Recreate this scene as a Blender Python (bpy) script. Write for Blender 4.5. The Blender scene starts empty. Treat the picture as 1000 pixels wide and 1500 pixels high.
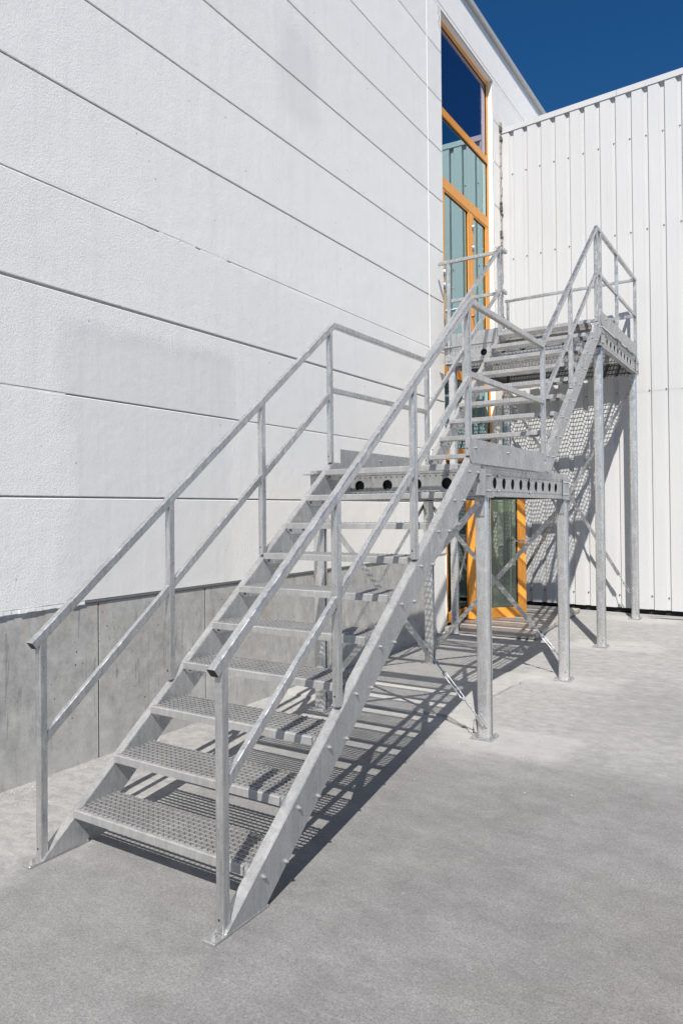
import bpy, math, random
from mathutils import Vector, Matrix
random.seed(7)
R = math.radians
scene = bpy.context.scene
COL = scene.collection

# ------------------------------------------------------------------ camera
CAM = Vector((0.0, 0.0, 1.65))
yaw, pitch, roll = R(32.461), R(0.581), R(-0.528)
fwdh = Vector((-math.sin(yaw), math.cos(yaw), 0)); right = Vector((math.cos(yaw), math.sin(yaw), 0)); zup = Vector((0, 0, 1))
fwd = fwdh * math.cos(pitch) + zup * math.sin(pitch)
up = -fwdh * math.sin(pitch) + zup * math.cos(pitch)
r2 = right * math.cos(roll) + up * math.sin(roll)
u2 = -right * math.sin(roll) + up * math.cos(roll)
cd = bpy.data.cameras.new('camera'); cam = bpy.data.objects.new('camera', cd); COL.objects.link(cam)
M = Matrix((r2, u2, -fwd)).transposed().to_4x4(); M.translation = CAM
cam.matrix_world = M
cd.sensor_fit = 'VERTICAL'; cd.sensor_height = 36.0; cd.sensor_width = 24.0
cd.lens = 36.0 * 1057.09 / 1500.0
cd.shift_x = 0.0; cd.shift_y = -(750.0 - 737.319) / 1500.0
cd.clip_start = 0.05; cd.clip_end = 3000
scene.camera = cam

# ------------------------------------------------------------------ light
SA, SE = 24.0, 50.0
w = bpy.data.worlds.new("World"); scene.world = w; w.use_nodes = True
nt = w.node_tree; nt.nodes.clear()
sky = nt.nodes.new('ShaderNodeTexSky'); sky.sky_type = 'NISHITA'; sky.sun_disc = False
sky.sun_elevation = R(SE); sky.sun_rotation = R(180 - SA)
sky.altitude = 1500; sky.air_density = 1.0; sky.dust_density = 0.0; sky.ozone_density = 5.0
bg = nt.nodes.new('ShaderNodeBackground'); bg.inputs['Strength'].default_value = 0.066
wo = nt.nodes.new('ShaderNodeOutputWorld')
hs = nt.nodes.new('ShaderNodeHueSaturation'); hs.inputs['Saturation'].default_value = 1.26
nt.links.new(sky.outputs[0], hs.inputs['Color']); nt.links.new(hs.outputs[0], bg.inputs[0]); nt.links.new(bg.outputs[0], wo.inputs[0])
sd = bpy.data.lights.new('sun', 'SUN'); sd.energy = 5.0; sd.angle = R(0.4); sd.color = (1.0, 0.95, 0.88)
so = bpy.data.objects.new('sun', sd); COL.objects.link(so)
Ld = Vector((-math.sin(R(SA)) * math.cos(R(SE)), math.cos(R(SA)) * math.cos(R(SE)), -math.sin(R(SE))))
so.rotation_euler = Ld.to_track_quat('-Z', 'Y').to_euler(); so.location = (6, -6, 20)
vs = scene.view_settings; vs.view_transform = 'Standard'; vs.look = 'None'; vs.gamma = 1; vs.exposure = 0.40
vs.use_curve_mapping = False

# ------------------------------------------------------------------ materials
class NT:
    def __init__(s, name):
        s.m = bpy.data.materials.new(name); s.m.use_nodes = True
        s.t = s.m.node_tree; s.t.nodes.clear()
        s.out = s.t.nodes.new('ShaderNodeOutputMaterial')
        s.geo = s.t.nodes.new('ShaderNodeNewGeometry')
    def n(s, typ, **kw):
        nd = s.t.nodes.new(typ)
        for k, v in kw.items():
            if k == 'ins':
                for i, val in v.items():
                    if hasattr(val, 'is_linked') or isinstance(val, bpy.types.NodeSocket): s.t.links.new(val, nd.inputs[i])
                    else: nd.inputs[i].default_value = val
            else: setattr(nd, k, v)
        return nd
    def pos(s, scale=(1, 1, 1)):
        return s.n('ShaderNodeMapping', ins={0: s.geo.outputs['Position'], 3: scale}).outputs[0]
    def noise(s, scale, detail=3, rough=.55, sc=(1, 1, 1), dist=0):
        return s.n('ShaderNodeTexNoise', ins={'Vector': s.pos(sc), 'Scale': scale, 'Detail': detail, 'Roughness': rough, 'Distortion': dist}).outputs[0]
    def voro(s, scale, out='Distance', sc=(1, 1, 1), feature='F1'):
        return s.n('ShaderNodeTexVoronoi', feature=feature, ins={'Vector': s.pos(sc), 'Scale': scale}).outputs[out]
    def ramp(s, fac, stops, interp='LINEAR'):
        r = s.n('ShaderNodeValToRGB'); s.t.links.new(fac, r.inputs[0]); cr = r.color_ramp; cr.interpolation = interp
        while len(cr.elements) < len(stops): cr.elements.new(.5)
        for e, (p, c) in zip(cr.elements, stops):
            e.position = p; e.color = (c, c, c, 1) if isinstance(c, (int, float)) else (*c, 1)
        return r.outputs[0]
    def math(s, op, a, b=0., c=None, clamp=False):
        ins = {0: a, 1: b}
        if c is not None: ins[2] = c
        return s.n('ShaderNodeMath', operation=op, use_clamp=clamp, ins=ins).outputs[0]
    def mix(s, fac, a, b, blend='MIX'):
        nd = s.n('ShaderNodeMixRGB', blend_type=blend)
        for i, v in ((0, fac), (1, a), (2, b)):
            if isinstance(v, bpy.types.NodeSocket): s.t.links.new(v, nd.inputs[i])
            elif i == 0: nd.inputs[0].default_value = v
            else: nd.inputs[i].default_value = (v, v, v, 1) if isinstance(v, (int, float)) else (*v, 1)
        return nd.outputs[0]
    def bump(s, h, strength=.3, dist=.01, normal=None):
        ins = {'Height': h, 'Strength': strength, 'Distance': dist}
        if normal is not None: ins['Normal'] = normal
        return s.n('ShaderNodeBump', ins=ins).outputs[0]
    def box(s, x=None, y=None, z=None, soft=.1, wob=None):
        """1 inside a world-space box with soft noisy edges (a stain or patch that stays put)"""
        sep = s.n('ShaderNodeSeparateXYZ', ins={0: s.geo.outputs['Position']}).outputs
        res = None
        for k, rng in enumerate((x, y, z)):
            if rng is None: continue
            v = sep[k]
            if wob is not None: v = s.math('ADD', v, wob)
            a = s.n('ShaderNodeMapRange', clamp=True, interpolation_type='SMOOTHSTEP', ins={0: v, 1: rng[0] - soft, 2: rng[0] + soft, 3: 0., 4: 1.}).outputs[0]
            b = s.n('ShaderNodeMapRange', clamp=True, interpolation_type='SMOOTHSTEP', ins={0: v, 1: rng[1] - soft, 2: rng[1] + soft, 3: 1., 4: 0.}).outputs[0]
            m = s.math('MULTIPLY', a, b); res = m if res is None else s.math('MULTIPLY', res, m)
        return res
    def bsdf(s, color, rough=.6, metal=0., normal=None, spec=.4):
        ins = {'Base Color': color if isinstance(color, bpy.types.NodeSocket) else (*color, 1), 'Roughness': rough, 'Metallic': metal, 'Specular IOR Level': spec}
        if normal is not None: ins['Normal'] = normal
        b = s.n('ShaderNodeBsdfPrincipled', ins=ins)
        s.t.links.new(b.outputs[0], s.out.inputs[0]); return s.m

def mat_galv(name, lo, hi, metal=.5, rough=.36, streak=(1, 1, 1), drips=.3):
    a = NT(name)
    big = a.noise(4, 4, .6, streak, .6); spv = a.n('ShaderNodeRGBToBW', ins={0: a.voro(75, 'Color')}).outputs[0]
    st = a.noise(42, 3, .65, (1, 1, .1), .9)
    drip = a.ramp(a.noise(7, 2, .5, (3.5, 3.5, .7), 2.5), [(.0, 0), (.60, 0), (.625, 1), (.65, 0), (1, 0)])
    v = a.math('ADD', a.math('MULTIPLY', big, .38), a.math('ADD', a.math('MULTIPLY', spv, .08), a.math('MULTIPLY', st, .54)))
    c = a.ramp(v, [(.28, lo), (.72, hi)])
    c = a.mix(a.math('MULTIPLY', drip, drips), c, .8)
    sm = a.ramp(a.noise(11, 4, .65, (1, 1, 1), 1.), [(.35, 0), (.4, 0), (.62, 1)])
    rg = a.ramp(sm, [(0, rough - .1), (1, rough + .15)])
    nb = a.bump(a.math('ADD', big, a.math('MULTIPLY', st, .4)), .3, .004)
    return a.bsdf(c, rg, metal, nb, .5)
M_GALV = mat_galv('galvanized_steel', (.34, .342, .345), (.70, .70, .70), .78, .29, drips=.25)
M_GALV_PLATE = mat_galv('galvanized_sheet', (.32, .323, .327), (.54, .54, .54), .62, .34, drips=.25)
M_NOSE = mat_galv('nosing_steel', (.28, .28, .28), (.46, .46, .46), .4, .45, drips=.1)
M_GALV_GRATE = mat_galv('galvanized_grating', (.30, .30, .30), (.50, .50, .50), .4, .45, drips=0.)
M_BAR_SHADE = mat_galv('grating_bar_shade', (.19, .191, .192), (.34, .34, .34), .4, .5, drips=0.)  # darker copy for the bar sides: shade between bars put into the colour
M_GALV_COL = mat_galv('galvanized_column', (.44, .443, .447), (.78, .78, .78), .7, .25, (1, 1, .2), .8)

def mat_simple(name, col, rough=.6, metal=0., var=.15, scale=20, bumpy=.1):
    a = NT(name); n = a.noise(scale, 4)
    c = a.mix(n, tuple(v * (1 - var) for v in col), tuple(min(1, v * (1 + var)) for v in col))
    return a.bsdf(c, rough, metal, a.bump(n, bumpy, .003))
M_BLACK = mat_simple('black_plastic', (.012, .012, .013), .45)
M_HOLE = mat_simple('painted_hole_shadow', (.03, .03, .032), .8)  # for small dark discs: the shade inside holes put into the colour
M_LINER_SHADE = mat_simple('beam_inside_shade', (.075, .076, .08), .7, .2)
M_BOLT = mat_simple('zinc_bolt', (.34, .34, .34), .5, .4)
M_STEELH = mat_simple('brushed_handle_steel', (.6, .6, .6), .28, .9, .05)
M_RUBBER = mat_simple('dark_gasket', (.03, .025, .02), .7)
M_VOID = mat_simple('recess_black', (.02, .02, .02), .95)
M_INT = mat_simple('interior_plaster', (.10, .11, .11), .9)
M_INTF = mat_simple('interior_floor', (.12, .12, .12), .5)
M_FLASH = mat_simple('grey_roof_metal', (.50, .49, .47), .5, .2, .05, 3, .02)
M_DARK_LINE = mat_simple('dark_line', (.16, .16, .155), .7)
M_BEAD = mat_simple('sealant_and_lit_ledge', (.86, .86, .85), .6)
M_LEAF = mat_simple('indoor_plant_leaf', (.06, .16, .04), .5, 0, .5, 9)
M_CURT = mat_simple('curtain_cloth', (.5, .5, .47), .9)

def mat_wall():
    a = NT('white_roughcast')
    wob = a.math('MULTIPLY', a.math('SUBTRACT', a.noise(2.2, 3), .5), .5)
    patch = a.box(None, (3.0, 4.6), (1.0, 2.9), .10, a.math('MULTIPLY', wob, .45))
    patch2 = a.box(None, (5.35, 5.95), (5.35, 6.2), .15, wob)
    rough_band = a.box(None, (2.2, 8.4), (3.25, 3.78), .12, a.math('MULTIPLY', wob, 1.3))
    smooth = a.math('MAXIMUM', patch, patch2)
    big = a.noise(.9, 4, .6); mid = a.noise(5, 4, .6); fine = a.noise(66, 5, .8); fine2 = a.noise(160, 4, .8)
    vst = a.noise(10, 2, .5, (1, 1, .06))
    c = a.ramp(a.math('ADD', a.math('MULTIPLY', big, .6), a.math('MULTIPLY', mid, .4)), [(.3, (.85, .838, .812)), (.7, (.905, .893, .868))])
    c = a.mix(a.math('MULTIPLY', smooth, .85), c, (.755, .745, .728))
    edge = a.math('MULTIPLY', a.math('MULTIPLY', patch, a.math('SUBTRACT', 1., patch)), 2.4)
    topedge = a.box(None, (3.0, 4.7), (2.3, 2.95), .2, a.math('MULTIPLY', wob, .7))
    c = a.mix(a.math('MULTIPLY', a.math('MULTIPLY', topedge, edge), .3), c, (.62, .61, .6))
    run = a.ramp(a.noise(6, 3, .6, (1, 1, .045), .3), [(.52, 0), (.72, 1)])
    c = a.mix(a.math('MULTIPLY', run, .10), c, (.55, .54, .52))
    pits = a.ramp(a.voro(5.5), [(0, 0), (.035, 0), (.05, 1), (1, 1)])
    c = a.mix(a.math('MULTIPLY', a.math('SUBTRACT', 1., pits), a.ramp(a.noise(3, 2), [(.44, 0), (.5, .8)])), c, (.4, .4, .4))
    oi = a.n('ShaderNodeObjectInfo').outputs['Random']
    c = a.mix(1., c, a.ramp(oi, [(0, .955), (1, 1.0)]), 'MULTIPLY')
    keep = a.math('SUBTRACT', 1., a.math('MULTIPLY', smooth, .75))
    fall = a.ramp(a.n('ShaderNodeSeparateXYZ', ins={0: a.geo.outputs['Position']}).outputs[1], [(0, 1), (1, 1)])
    amp = a.math('MULTIPLY', keep, a.ramp(big, [(.35, .5), (.65, 1.)]))
    h = a.math('MULTIPLY', a.math('ADD', fine, a.math('MULTIPLY', fine2, .5)), amp)
    h = a.math('ADD', h, a.math('MULTIPLY', a.math('MULTIPLY', a.noise(90, 5, .8), rough_band), .7))
    h = a.math('ADD', h, a.math('MULTIPLY', vst, .35))
    nb = a.bump(h, .7, .0085)
    nb = a.bump(mid, .12, .03, nb)
    return a.bsdf(c, .85, 0, nb, .2)
M_WALL = mat_wall()
M_WALLSM = mat_simple('white_reveal_plaster', (.84, .83, .80), .8, 0, .04, 6, .1)

def mat_concrete(name, lo, hi):
    a = NT(name)
    big = a.noise(1.4, 5, .6); vst = a.noise(9, 5, .65, (1, 1, .22), .8); fine = a.noise(60, 4, .7); med = a.noise(9, 4, .6)
    v = a.math('ADD', a.math('MULTIPLY', big, .36), a.math('ADD', a.math('MULTIPLY', vst, .16), a.math('ADD', a.math('MULTIPLY', med, .28), a.math('MULTIPLY', fine, .2))))
    c = a.ramp(v, [(.38, lo), (.62, hi)])
    dr = a.ramp(a.noise(22, 4, .65, (1, 1, .07), 1.4), [(.0, 1), (.35, 1), (.385, 0), (1, 0)])
    c = a.mix(a.math('MULTIPLY', dr, .4), c, tuple(k * .45 for k in lo))
    rust = a.math('MULTIPLY', a.ramp(a.noise(2.3, 3, .6, (1, 1.6, .5)), [(.58, 0), (.72, 1)]), .3)
    c = a.mix(rust, c, (.40, .24, .13))
    pit = a.ramp(a.voro(22, sc=(1, 1, .8)), [(0, 1), (.09, 1), (.13, 0), (1, 0)])
    pm = a.math('MULTIPLY', pit, a.ramp(a.noise(3.2, 3), [(.5, 0), (.6, 1)]))
    c = a.mix(pm, c, (.08, .08, .08))
    low = a.box(None, None, (-1, .22), .12, a.math('MULTIPLY', a.math('SUBTRACT', a.noise(4, 3), .5), .5))
    c = a.mix(a.math('MULTIPLY', low, .35), c, (.42, .41, .39))
    h = a.math('SUBTRACT', a.math('ADD', a.math('MULTIPLY', med, .6), a.math('MULTIPLY', fine, .4)), a.math('MULTIPLY', pm, 1.4))
    return a.bsdf(c, .85, 0, a.bump(h, .4, .006), .25)
M_PLINTH = mat_concrete('plinth_concrete', (.27, .265, .252), (.57, .56, .535))

def mat_ground(name, lo, hi, light=0.):
    a = NT(name)
    big = a.noise(.55, 5, .6, dist=.6); med = a.noise(3.2, 5, .62, (1, 1.6, 1)); mid2 = a.noise(11, 6, .75, (.85, 1.2, 1), .2)
    fine = a.noise(55, 5, .85); grain = a.noise(115, 3, .8); g2 = a.voro(200, 'Color')
    v = a.math('ADD', a.math('MULTIPLY', big, .24), a.math('ADD', a.math('MULTIPLY', med, .28), a.math('ADD', a.math('MULTIPLY', fine, .26), a.math('MULTIPLY', mid2, .22))))
    c = a.ramp(v, [(.40, lo), (.60, hi)])
    gb = a.n('ShaderNodeRGBToBW', ins={0: g2}).outputs[0]
    c = a.mix(.85, c, a.ramp(gb, [(.1, .78), (.9, 1.22)]), 'MULTIPLY')
    c = a.mix(a.math('MULTIPLY', a.ramp(grain, [(.34, 1), (.47, 0)]), .6), c, tuple(k * .5 for k in lo))
    c = a.mix(a.math('MULTIPLY', a.ramp(grain, [(.6, 0), (.7, 1)]), .35), c, (.42, .42, .42))
    wob = a.math('MULTIPLY', a.math('SUBTRACT', a.noise(1.6, 5, .7), .5), 1.6)
    far = a.box((-4.5, 1.5), (4.75, 12), None, .7, wob)
    c = a.mix(a.math('MULTIPLY', a.math('MULTIPLY', far, .55), a.ramp(mid2, [(.35, .45), (.65, 1.15)])), c, (.42, .416, .408))
    wl = a.box((-4.6, -3.1), (-6, 12), None, .3, wob)
    c = a.mix(a.math('MULTIPLY', a.math('MULTIPLY', wl, .5), a.ramp(mid2, [(.35, .3), (.65, 1.2)])), c, (.44, .435, .425))
    for (px, py, wx, wy) in ((-1.85, 4.95, .5, .28), (-1.85, 7.02, .45, .25), (-1.85, 8.8, .5, .22), (-1.9, 10.7, .5, .2)):
        c = a.mix(a.math('MULTIPLY', a.box((px - wx, px + wx), (py - wy, py + wy), None, .09, a.math('MULTIPLY', wob, .35)), .38), c, (.46, .455, .445))
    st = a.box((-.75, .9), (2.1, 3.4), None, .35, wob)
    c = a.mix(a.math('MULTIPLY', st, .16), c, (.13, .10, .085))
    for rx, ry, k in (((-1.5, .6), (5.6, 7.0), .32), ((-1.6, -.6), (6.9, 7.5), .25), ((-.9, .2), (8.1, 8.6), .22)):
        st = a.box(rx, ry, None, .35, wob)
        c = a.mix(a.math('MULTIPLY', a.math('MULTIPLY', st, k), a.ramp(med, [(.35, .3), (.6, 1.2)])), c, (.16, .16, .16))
    dk = a.ramp(a.voro(5.3, sc=(1.1, 1, 1)), [(0, 1), (.02, 1), (.03, 0), (1, 0)])
    c = a.mix(a.math('MULTIPLY', dk, .7), c, (.08, .08, .08))
    mark = a.ramp(a.noise(5, 3, .6, (.35, 2.2, 1), 1.8), [(0, 0), (.66, 0), (.68, 1), (.70, 0), (1, 0)])
    c = a.mix(a.math('MULTIPLY', mark, .16), c, (.5, .5, .49))
    if light: c = a.mix(light, c, (.5, .495, .485))
    h = a.math('ADD', a.math('MULTIPLY', fine, .7), a.math('ADD', a.math('MULTIPLY', grain, .6), a.math('MULTIPLY', mid2, .8)))
    nb = a.bump(h, .6, .005); nb = a.bump(a.noise(2.3, 3, .5, dist=.8), .2, .05, nb)
    return a.bsdf(c, .88, 0, nb, .25)
M_GROUND = mat_ground('asphalt_concrete_ground', (.160, .1592, .158), (.250, .249, .247))
M_SLAB = mat_ground('cast_slab', (.22, .218, .212), (.33, .325, .315), .1)

def mat_clad():
    a = NT('off_white_cladding'); big = a.noise(.8, 3, .5); dirt = a.noise(14, 4, .6, (1, 1, .08))
    c = a.ramp(a.math('ADD', a.math('MULTIPLY', big, .5), a.math('MULTIPLY', dirt, .5)), [(.3, (.515, .519, .522)), (.7, (.555, .559, .562))])
    return a.bsdf(c, .42, 0, a.bump(a.noise(3, 2, .5, (1, 1, .4)), .08, .02), .45)
M_CLAD = mat_clad()

def mat_wood(name, c0, c1, sc):
    a = NT(name)
    g = a.noise(6, 5, .6, sc, 1.2)
    c = a.ramp(g, [(.3, c0), (.7, c1)])
    kn = a.ramp(a.voro(2.4), [(0, 1), (.03, 1), (.06, 0), (1, 0)])
    c = a.mix(a.math('MULTIPLY', kn, .45), c, tuple(k * .5 for k in c0))
    return a.bsdf(c, .38, 0, a.bump(g, .12, .003), .5)
M_WOOD = mat_wood('orange_varnished_wood', (.70, .26, .030), (.86, .38, .055), (6, 6, .5))
M_PLANK = mat_wood('weathered_plank', (.25, .235, .22), (.42, .39, .36), (.6, 8, 8))

def mat_glass(name, refl, tint, trans, fac):
    a = NT(name)
    wav = a.bump(a.noise(1.3, 2), .03, .02)
    g = a.n('ShaderNodeBsdfGlossy', ins={'Color': (*refl, 1), 'Roughness': .012, 'Normal': wav})
    t = a.n('ShaderNodeBsdfTransparent', ins={'Color': (*trans, 1)})
    lw = a.n('ShaderNodeLayerWeight', ins={'Blend': .25})
    f = a.math('ADD', a.math('MULTIPLY', lw.outputs[0], .5), fac, clamp=True)
    mx = a.n('ShaderNodeMixShader', ins={0: f, 1: t.outputs[0], 2: g.outputs[0]})
    a.t.links.new(mx.outputs[0], a.out.inputs[0]); return a.m
M_GLASS = mat_glass('solar_glass', (.60, .86, .90), None, (.30, .42, .42), .52)
M_GLASS_TOP = mat_glass('upper_solar_glass', (.78, .76, .95), None, (.30, .36, .45), .40)
M_GLASS_LOW = mat_glass('door_glass', (.8, .9, .85), None, (.62, .68, .60), .12)
M_GLASS_DK = mat_glass('entrance_glass', (.7, .85, .82), None, (.35, .45, .42), .2)

# ------------------------------------------------------------------ mesh helpers
class MB:
    def __init__(s): s.v = []; s.f = []; s.sm = []
    def add(s, vs_, fs, smooth=False):
        o = len(s.v); s.v += [tuple(v) for v in vs_]; s.f += [tuple(i + o for i in f) for f in fs]; s.sm += [smooth] * len(fs); return s
    def box(s, x0, x1, y0, y1, z0, z1):
        return s.add([(x0, y0, z0), (x1, y0, z0), (x1, y1, z0), (x0, y1, z0), (x0, y0, z1), (x1, y0, z1), (x1, y1, z1), (x0, y1, z1)],
                     [(3, 2, 1, 0), (4, 5, 6, 7), (0, 1, 5, 4), (1, 2, 6, 5), (2, 3, 7, 6), (3, 0, 4, 7)])
    def bbox(s, x0, x1, y0, y1, z0, z1, c=.003):
        """box with chamfered edges along its longest direction pairs: a 24-vertex bevelled box"""
        c = min(c, (x1 - x0) * .4, (y1 - y0) * .4, (z1 - z0) * .4)
        X, Y, Z = (x0, x1), (y0, y1), (z0, z1); vs_ = []; idx = {}
        for i in (0, 1):
            for j in (0, 1):
                for k in (0, 1):
                    sx, sy, sz = (1 - 2 * i) * c, (1 - 2 * j) * c, (1 - 2 * k) * c
                    idx[(i, j, k, 0)] = len(vs_); vs_.append((X[i], Y[j] + sy, Z[k] + sz))
                    idx[(i, j, k, 1)] = len(vs_); vs_.append((X[i] + sx, Y[j], Z[k] + sz))
                    idx[(i, j, k, 2)] = len(vs_); vs_.append((X[i] + sx, Y[j] + sy, Z[k]))
        fs = []
        def q(l): fs.append(tuple(idx[a] for a in l))
        for i in (0, 1): q([(i, 0, 0, 0), (i, 1, 0, 0), (i, 1, 1, 0), (i, 0, 1, 0)][::(1 if i else -1)])
        for j in (0, 1): q([(0, j, 0, 1), (1, j, 0, 1), (1, j, 1, 1), (0, j, 1, 1)][::(-1 if j else 1)])
        for k in (0, 1): q([(0, 0, k, 2), (1, 0, k, 2), (1, 1, k, 2), (0, 1, k, 2)][::(1 if k else -1)])
        for i in (0, 1):
            for j in (0, 1): q([(i, j, 0, 0), (i, j, 0, 1), (i, j, 1, 1), (i, j, 1, 0)])
            for k in (0, 1): q([(i, 0, k, 0), (i, 0, k, 2), (i, 1, k, 2), (i, 1, k, 0)])
        for j in (0, 1):
            for k in (0, 1): q([(0, j, k, 1), (0, j, k, 2), (1, j, k, 2), (1, j, k, 1)])
        for i in (0, 1):
            for j in (0, 1):
                for k in (0, 1): fs.append((idx[(i, j, k, 0)], idx[(i, j, k, 1)], idx[(i, j, k, 2)]))
        return s.add(vs_, fs)
    def sweep(s, path, sec, side=(1, 0, 0), n0=None, n1=None, cap=True, smooth=False):
        path = [Vector(p) for p in path]; T = [(path[i + 1] - path[i]).normalized() for i in range(len(path) - 1)]
        side = Vector(side); t = T[0]; u = (side - t * side.dot(t)).normalized(); v = u.cross(t) * -1
        if v.z < 0: v = -v
        ring = [path[0] + u * a + v * b for a, b in sec]; n = len(sec)
        def proj(rg, P, t, nn): return [p - t * ((p - P).dot(nn) / t.dot(nn)) for p in rg]
        rings = [proj(ring, path[0], T[0], Vector(n0).normalized() if n0 else T[0])]
        for i in range(1, len(path)):
            if i < len(path) - 1: nn = (T[i - 1] + T[i]).normalized()
            else: nn = Vector(n1).normalized() if n1 else T[-1]
            rings.append(proj(rings[-1], path[i], T[i - 1], nn))
        vs_ = [p for rg in rings for p in rg]; fs = []
        for k in range(len(rings) - 1):
            for i in range(n): fs.append((k * n + i, k * n + (i + 1) % n, (k + 1) * n + (i + 1) % n, (k + 1) * n + i))
        s.add(vs_, fs, smooth)
        if cap:
            s.add(rings[0], [tuple(range(n))[::-1]]); s.add(rings[-1], [tuple(range(n))])
        return s
    def prism(s, poly, axis, a0, a1):
        """polygon (p,q) extruded along axis 0=x (poly is y,z), 1=y (poly x,z), 2=z (poly x,y)"""
        def P(p, a): return (a, p[0], p[1]) if axis == 0 else (p[0], a, p[1]) if axis == 1 else (p[0], p[1], a)
        n = len(poly); vs_ = [P(p, a0) for p in poly] + [P(p, a1) for p in poly]
        fs = [tuple(range(n))[::-1], tuple(range(n, 2 * n))] + [(i, (i + 1) % n, n + (i + 1) % n, n + i) for i in range(n)]
        return s.add(vs_, fs)
    def cyl(s, a, b, r, n=10, r1=None, smooth=False):
        a, b = Vector(a), Vector(b); t = (b - a).normalized(); h = Vector((0, 0, 1)) if abs(t.z) < .9 else Vector((1, 0, 0))
        u = t.cross(h).normalized(); v = t.cross(u); r1 = r if r1 is None else r1
        vs_ = [a + (u * math.cos(2 * math.pi * i / n) + v * math.sin(2 * math.pi * i / n)) * r for i in range(n)] + \
              [b + (u * math.cos(2 * math.pi * i / n) + v * math.sin(2 * math.pi * i / n)) * r1 for i in range(n)]
        return s.add(vs_, [tuple(range(n))[::-1], tuple(range(n, 2 * n))] + [(i, (i + 1) % n, n + (i + 1) % n, n + i) for i in range(n)], smooth)
    def mesh(s, name, mat, base=(0, 0, 0)):
        me = bpy.data.meshes.new(name); bx, by, bz = base
        me.from_pydata([(x - bx, y - by, z - bz) for x, y, z in s.v], [], s.f)
        me.materials.append(mat)
        if any(s.sm): me.polygons.foreach_set('use_smooth', s.sm)
        me.validate(); me.update()
        import bmesh
        bm = bmesh.new(); bm.from_mesh(me); bmesh.ops.recalc_face_normals(bm, faces=bm.faces); bm.to_mesh(me); bm.free()
        return me
    def build(s, name, mat, parent=None, base=None):
        if base is None: base = wloc(parent) if parent else (0, 0, 0)
        o = bpy.data.objects.new(name, s.mesh(name, mat, base)); COL.objects.link(o)
        if parent: o.parent = parent
        return o
def wloc(o):
    p = Vector((0, 0, 0))
    while o: p += Vector(o.location); o = o.parent
    return tuple(p)
def rr(w_, h_, r=.006, n=2):
    pts = []
    for cx, cy, a0 in ((1, 1, 0), (-1, 1, 90), (-1, -1, 180), (1, -1, 270)):
        for i in range(n + 1):
            a = R(a0 + 90 * i / n); pts.append((cx * (w_ / 2 - r) + math.cos(a) * r, cy * (h_ / 2 - r) + math.sin(a) * r))
    return pts
def tag(o, label=None, cat=None, group=None, kind=None):
    if label: o['label'] = label
    if cat: o['category'] = cat
    if group: o['group'] = group
    if kind: o['kind'] = kind
    return o
def thing(name, loc, label, cat, group=None):
    o = bpy.data.objects.new(name, None); COL.objects.link(o); o.location = loc; o.empty_display_size = .2
    return tag(o, label, cat, group)
def inst(name, me, parent, loc, rot=None):
    """linked copy of a mesh placed at a world location below parent"""
    o = bpy.data.objects.new(name, me); COL.objects.link(o); o.parent = parent
    o.location = Vector(loc) - Vector(wloc(parent))
    if rot: o.rotation_euler = rot
    return o

# ================================================================== GROUND
def gz(y):
    pts = [(-1e3, 0), (7, 0.0), (8.8, .045), (10.8, .10), (11.2, .118), (1e3, .118)]
    for (a, za), (b, zb) in zip(pts, pts[1:]):
        if y <= b: return za + (zb - za) * max(0, (y - a)) / (b - a) if a > -1e3 else 0.0
    return .118
g = MB(); ys = [-400, -30, -5, 0, 3, 5, 7, 7.6, 8.8, 9.8, 10.8, 11.2, 14, 40, 400]; xs = [-400, -30, -4.1, -3, -2, -1, 0, 1, 4, 12, 400]
for y in ys:
    for x in xs: g.v.append((x, y, gz(y)))
nx = len(xs)
for j in range(len(ys) - 1):
    for i in range(nx - 1): g.f.append((j * nx + i, j * nx + i + 1, (j + 1) * nx + i + 1, (j + 1) * nx + i)); g.sm.append(True)
tag(g.build('ground', M_GROUND), kind='structure')

def jag(pts, amp, step=.07, seed=1):
    rnd = random.Random(seed); out = []
    for (a, b) in zip(pts, pts[1:]):
        L = math.dist(a, b); n = max(1, int(L / step))
        for k in range(n):
            t = k / n; out.append((a[0] + (b[0] - a[0]) * t + rnd.uniform(-amp, amp), a[1] + (b[1] - a[1]) * t + rnd.uniform(-amp, amp)))
    out.append(pts[-1]); return out
edge = jag([(-3.99, 5.24), (-3.2, 5.23), (-2.42, 5.31), (-2.18, 5.12), (-2.03, 4.96)], .012) + jag([(-2.03, 4.96), (-2.16, 5.3), (-2.28, 5.75), (-2.31, 6.15), (-2.24, 6.8), (-2.1, 7.0)], .02, .09, 3) + [(-2.1, 7.0)]
s_ = MB(); n = len(edge)
top = [(x, y, .016) for x, y in edge] ; bot = [(x + .004, y - .006, -.02) for x, y in edge]
back = (-3.99, 7.0, .012)
s_.add(top + [back] + bot, [tuple(range(n + 1))] + [(i, i + 1, n + 2 + i, n + 1 + i) for i in range(n - 1)])
tag(s_.build('pavement_slab', M_SLAB), kind='structure')
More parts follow.
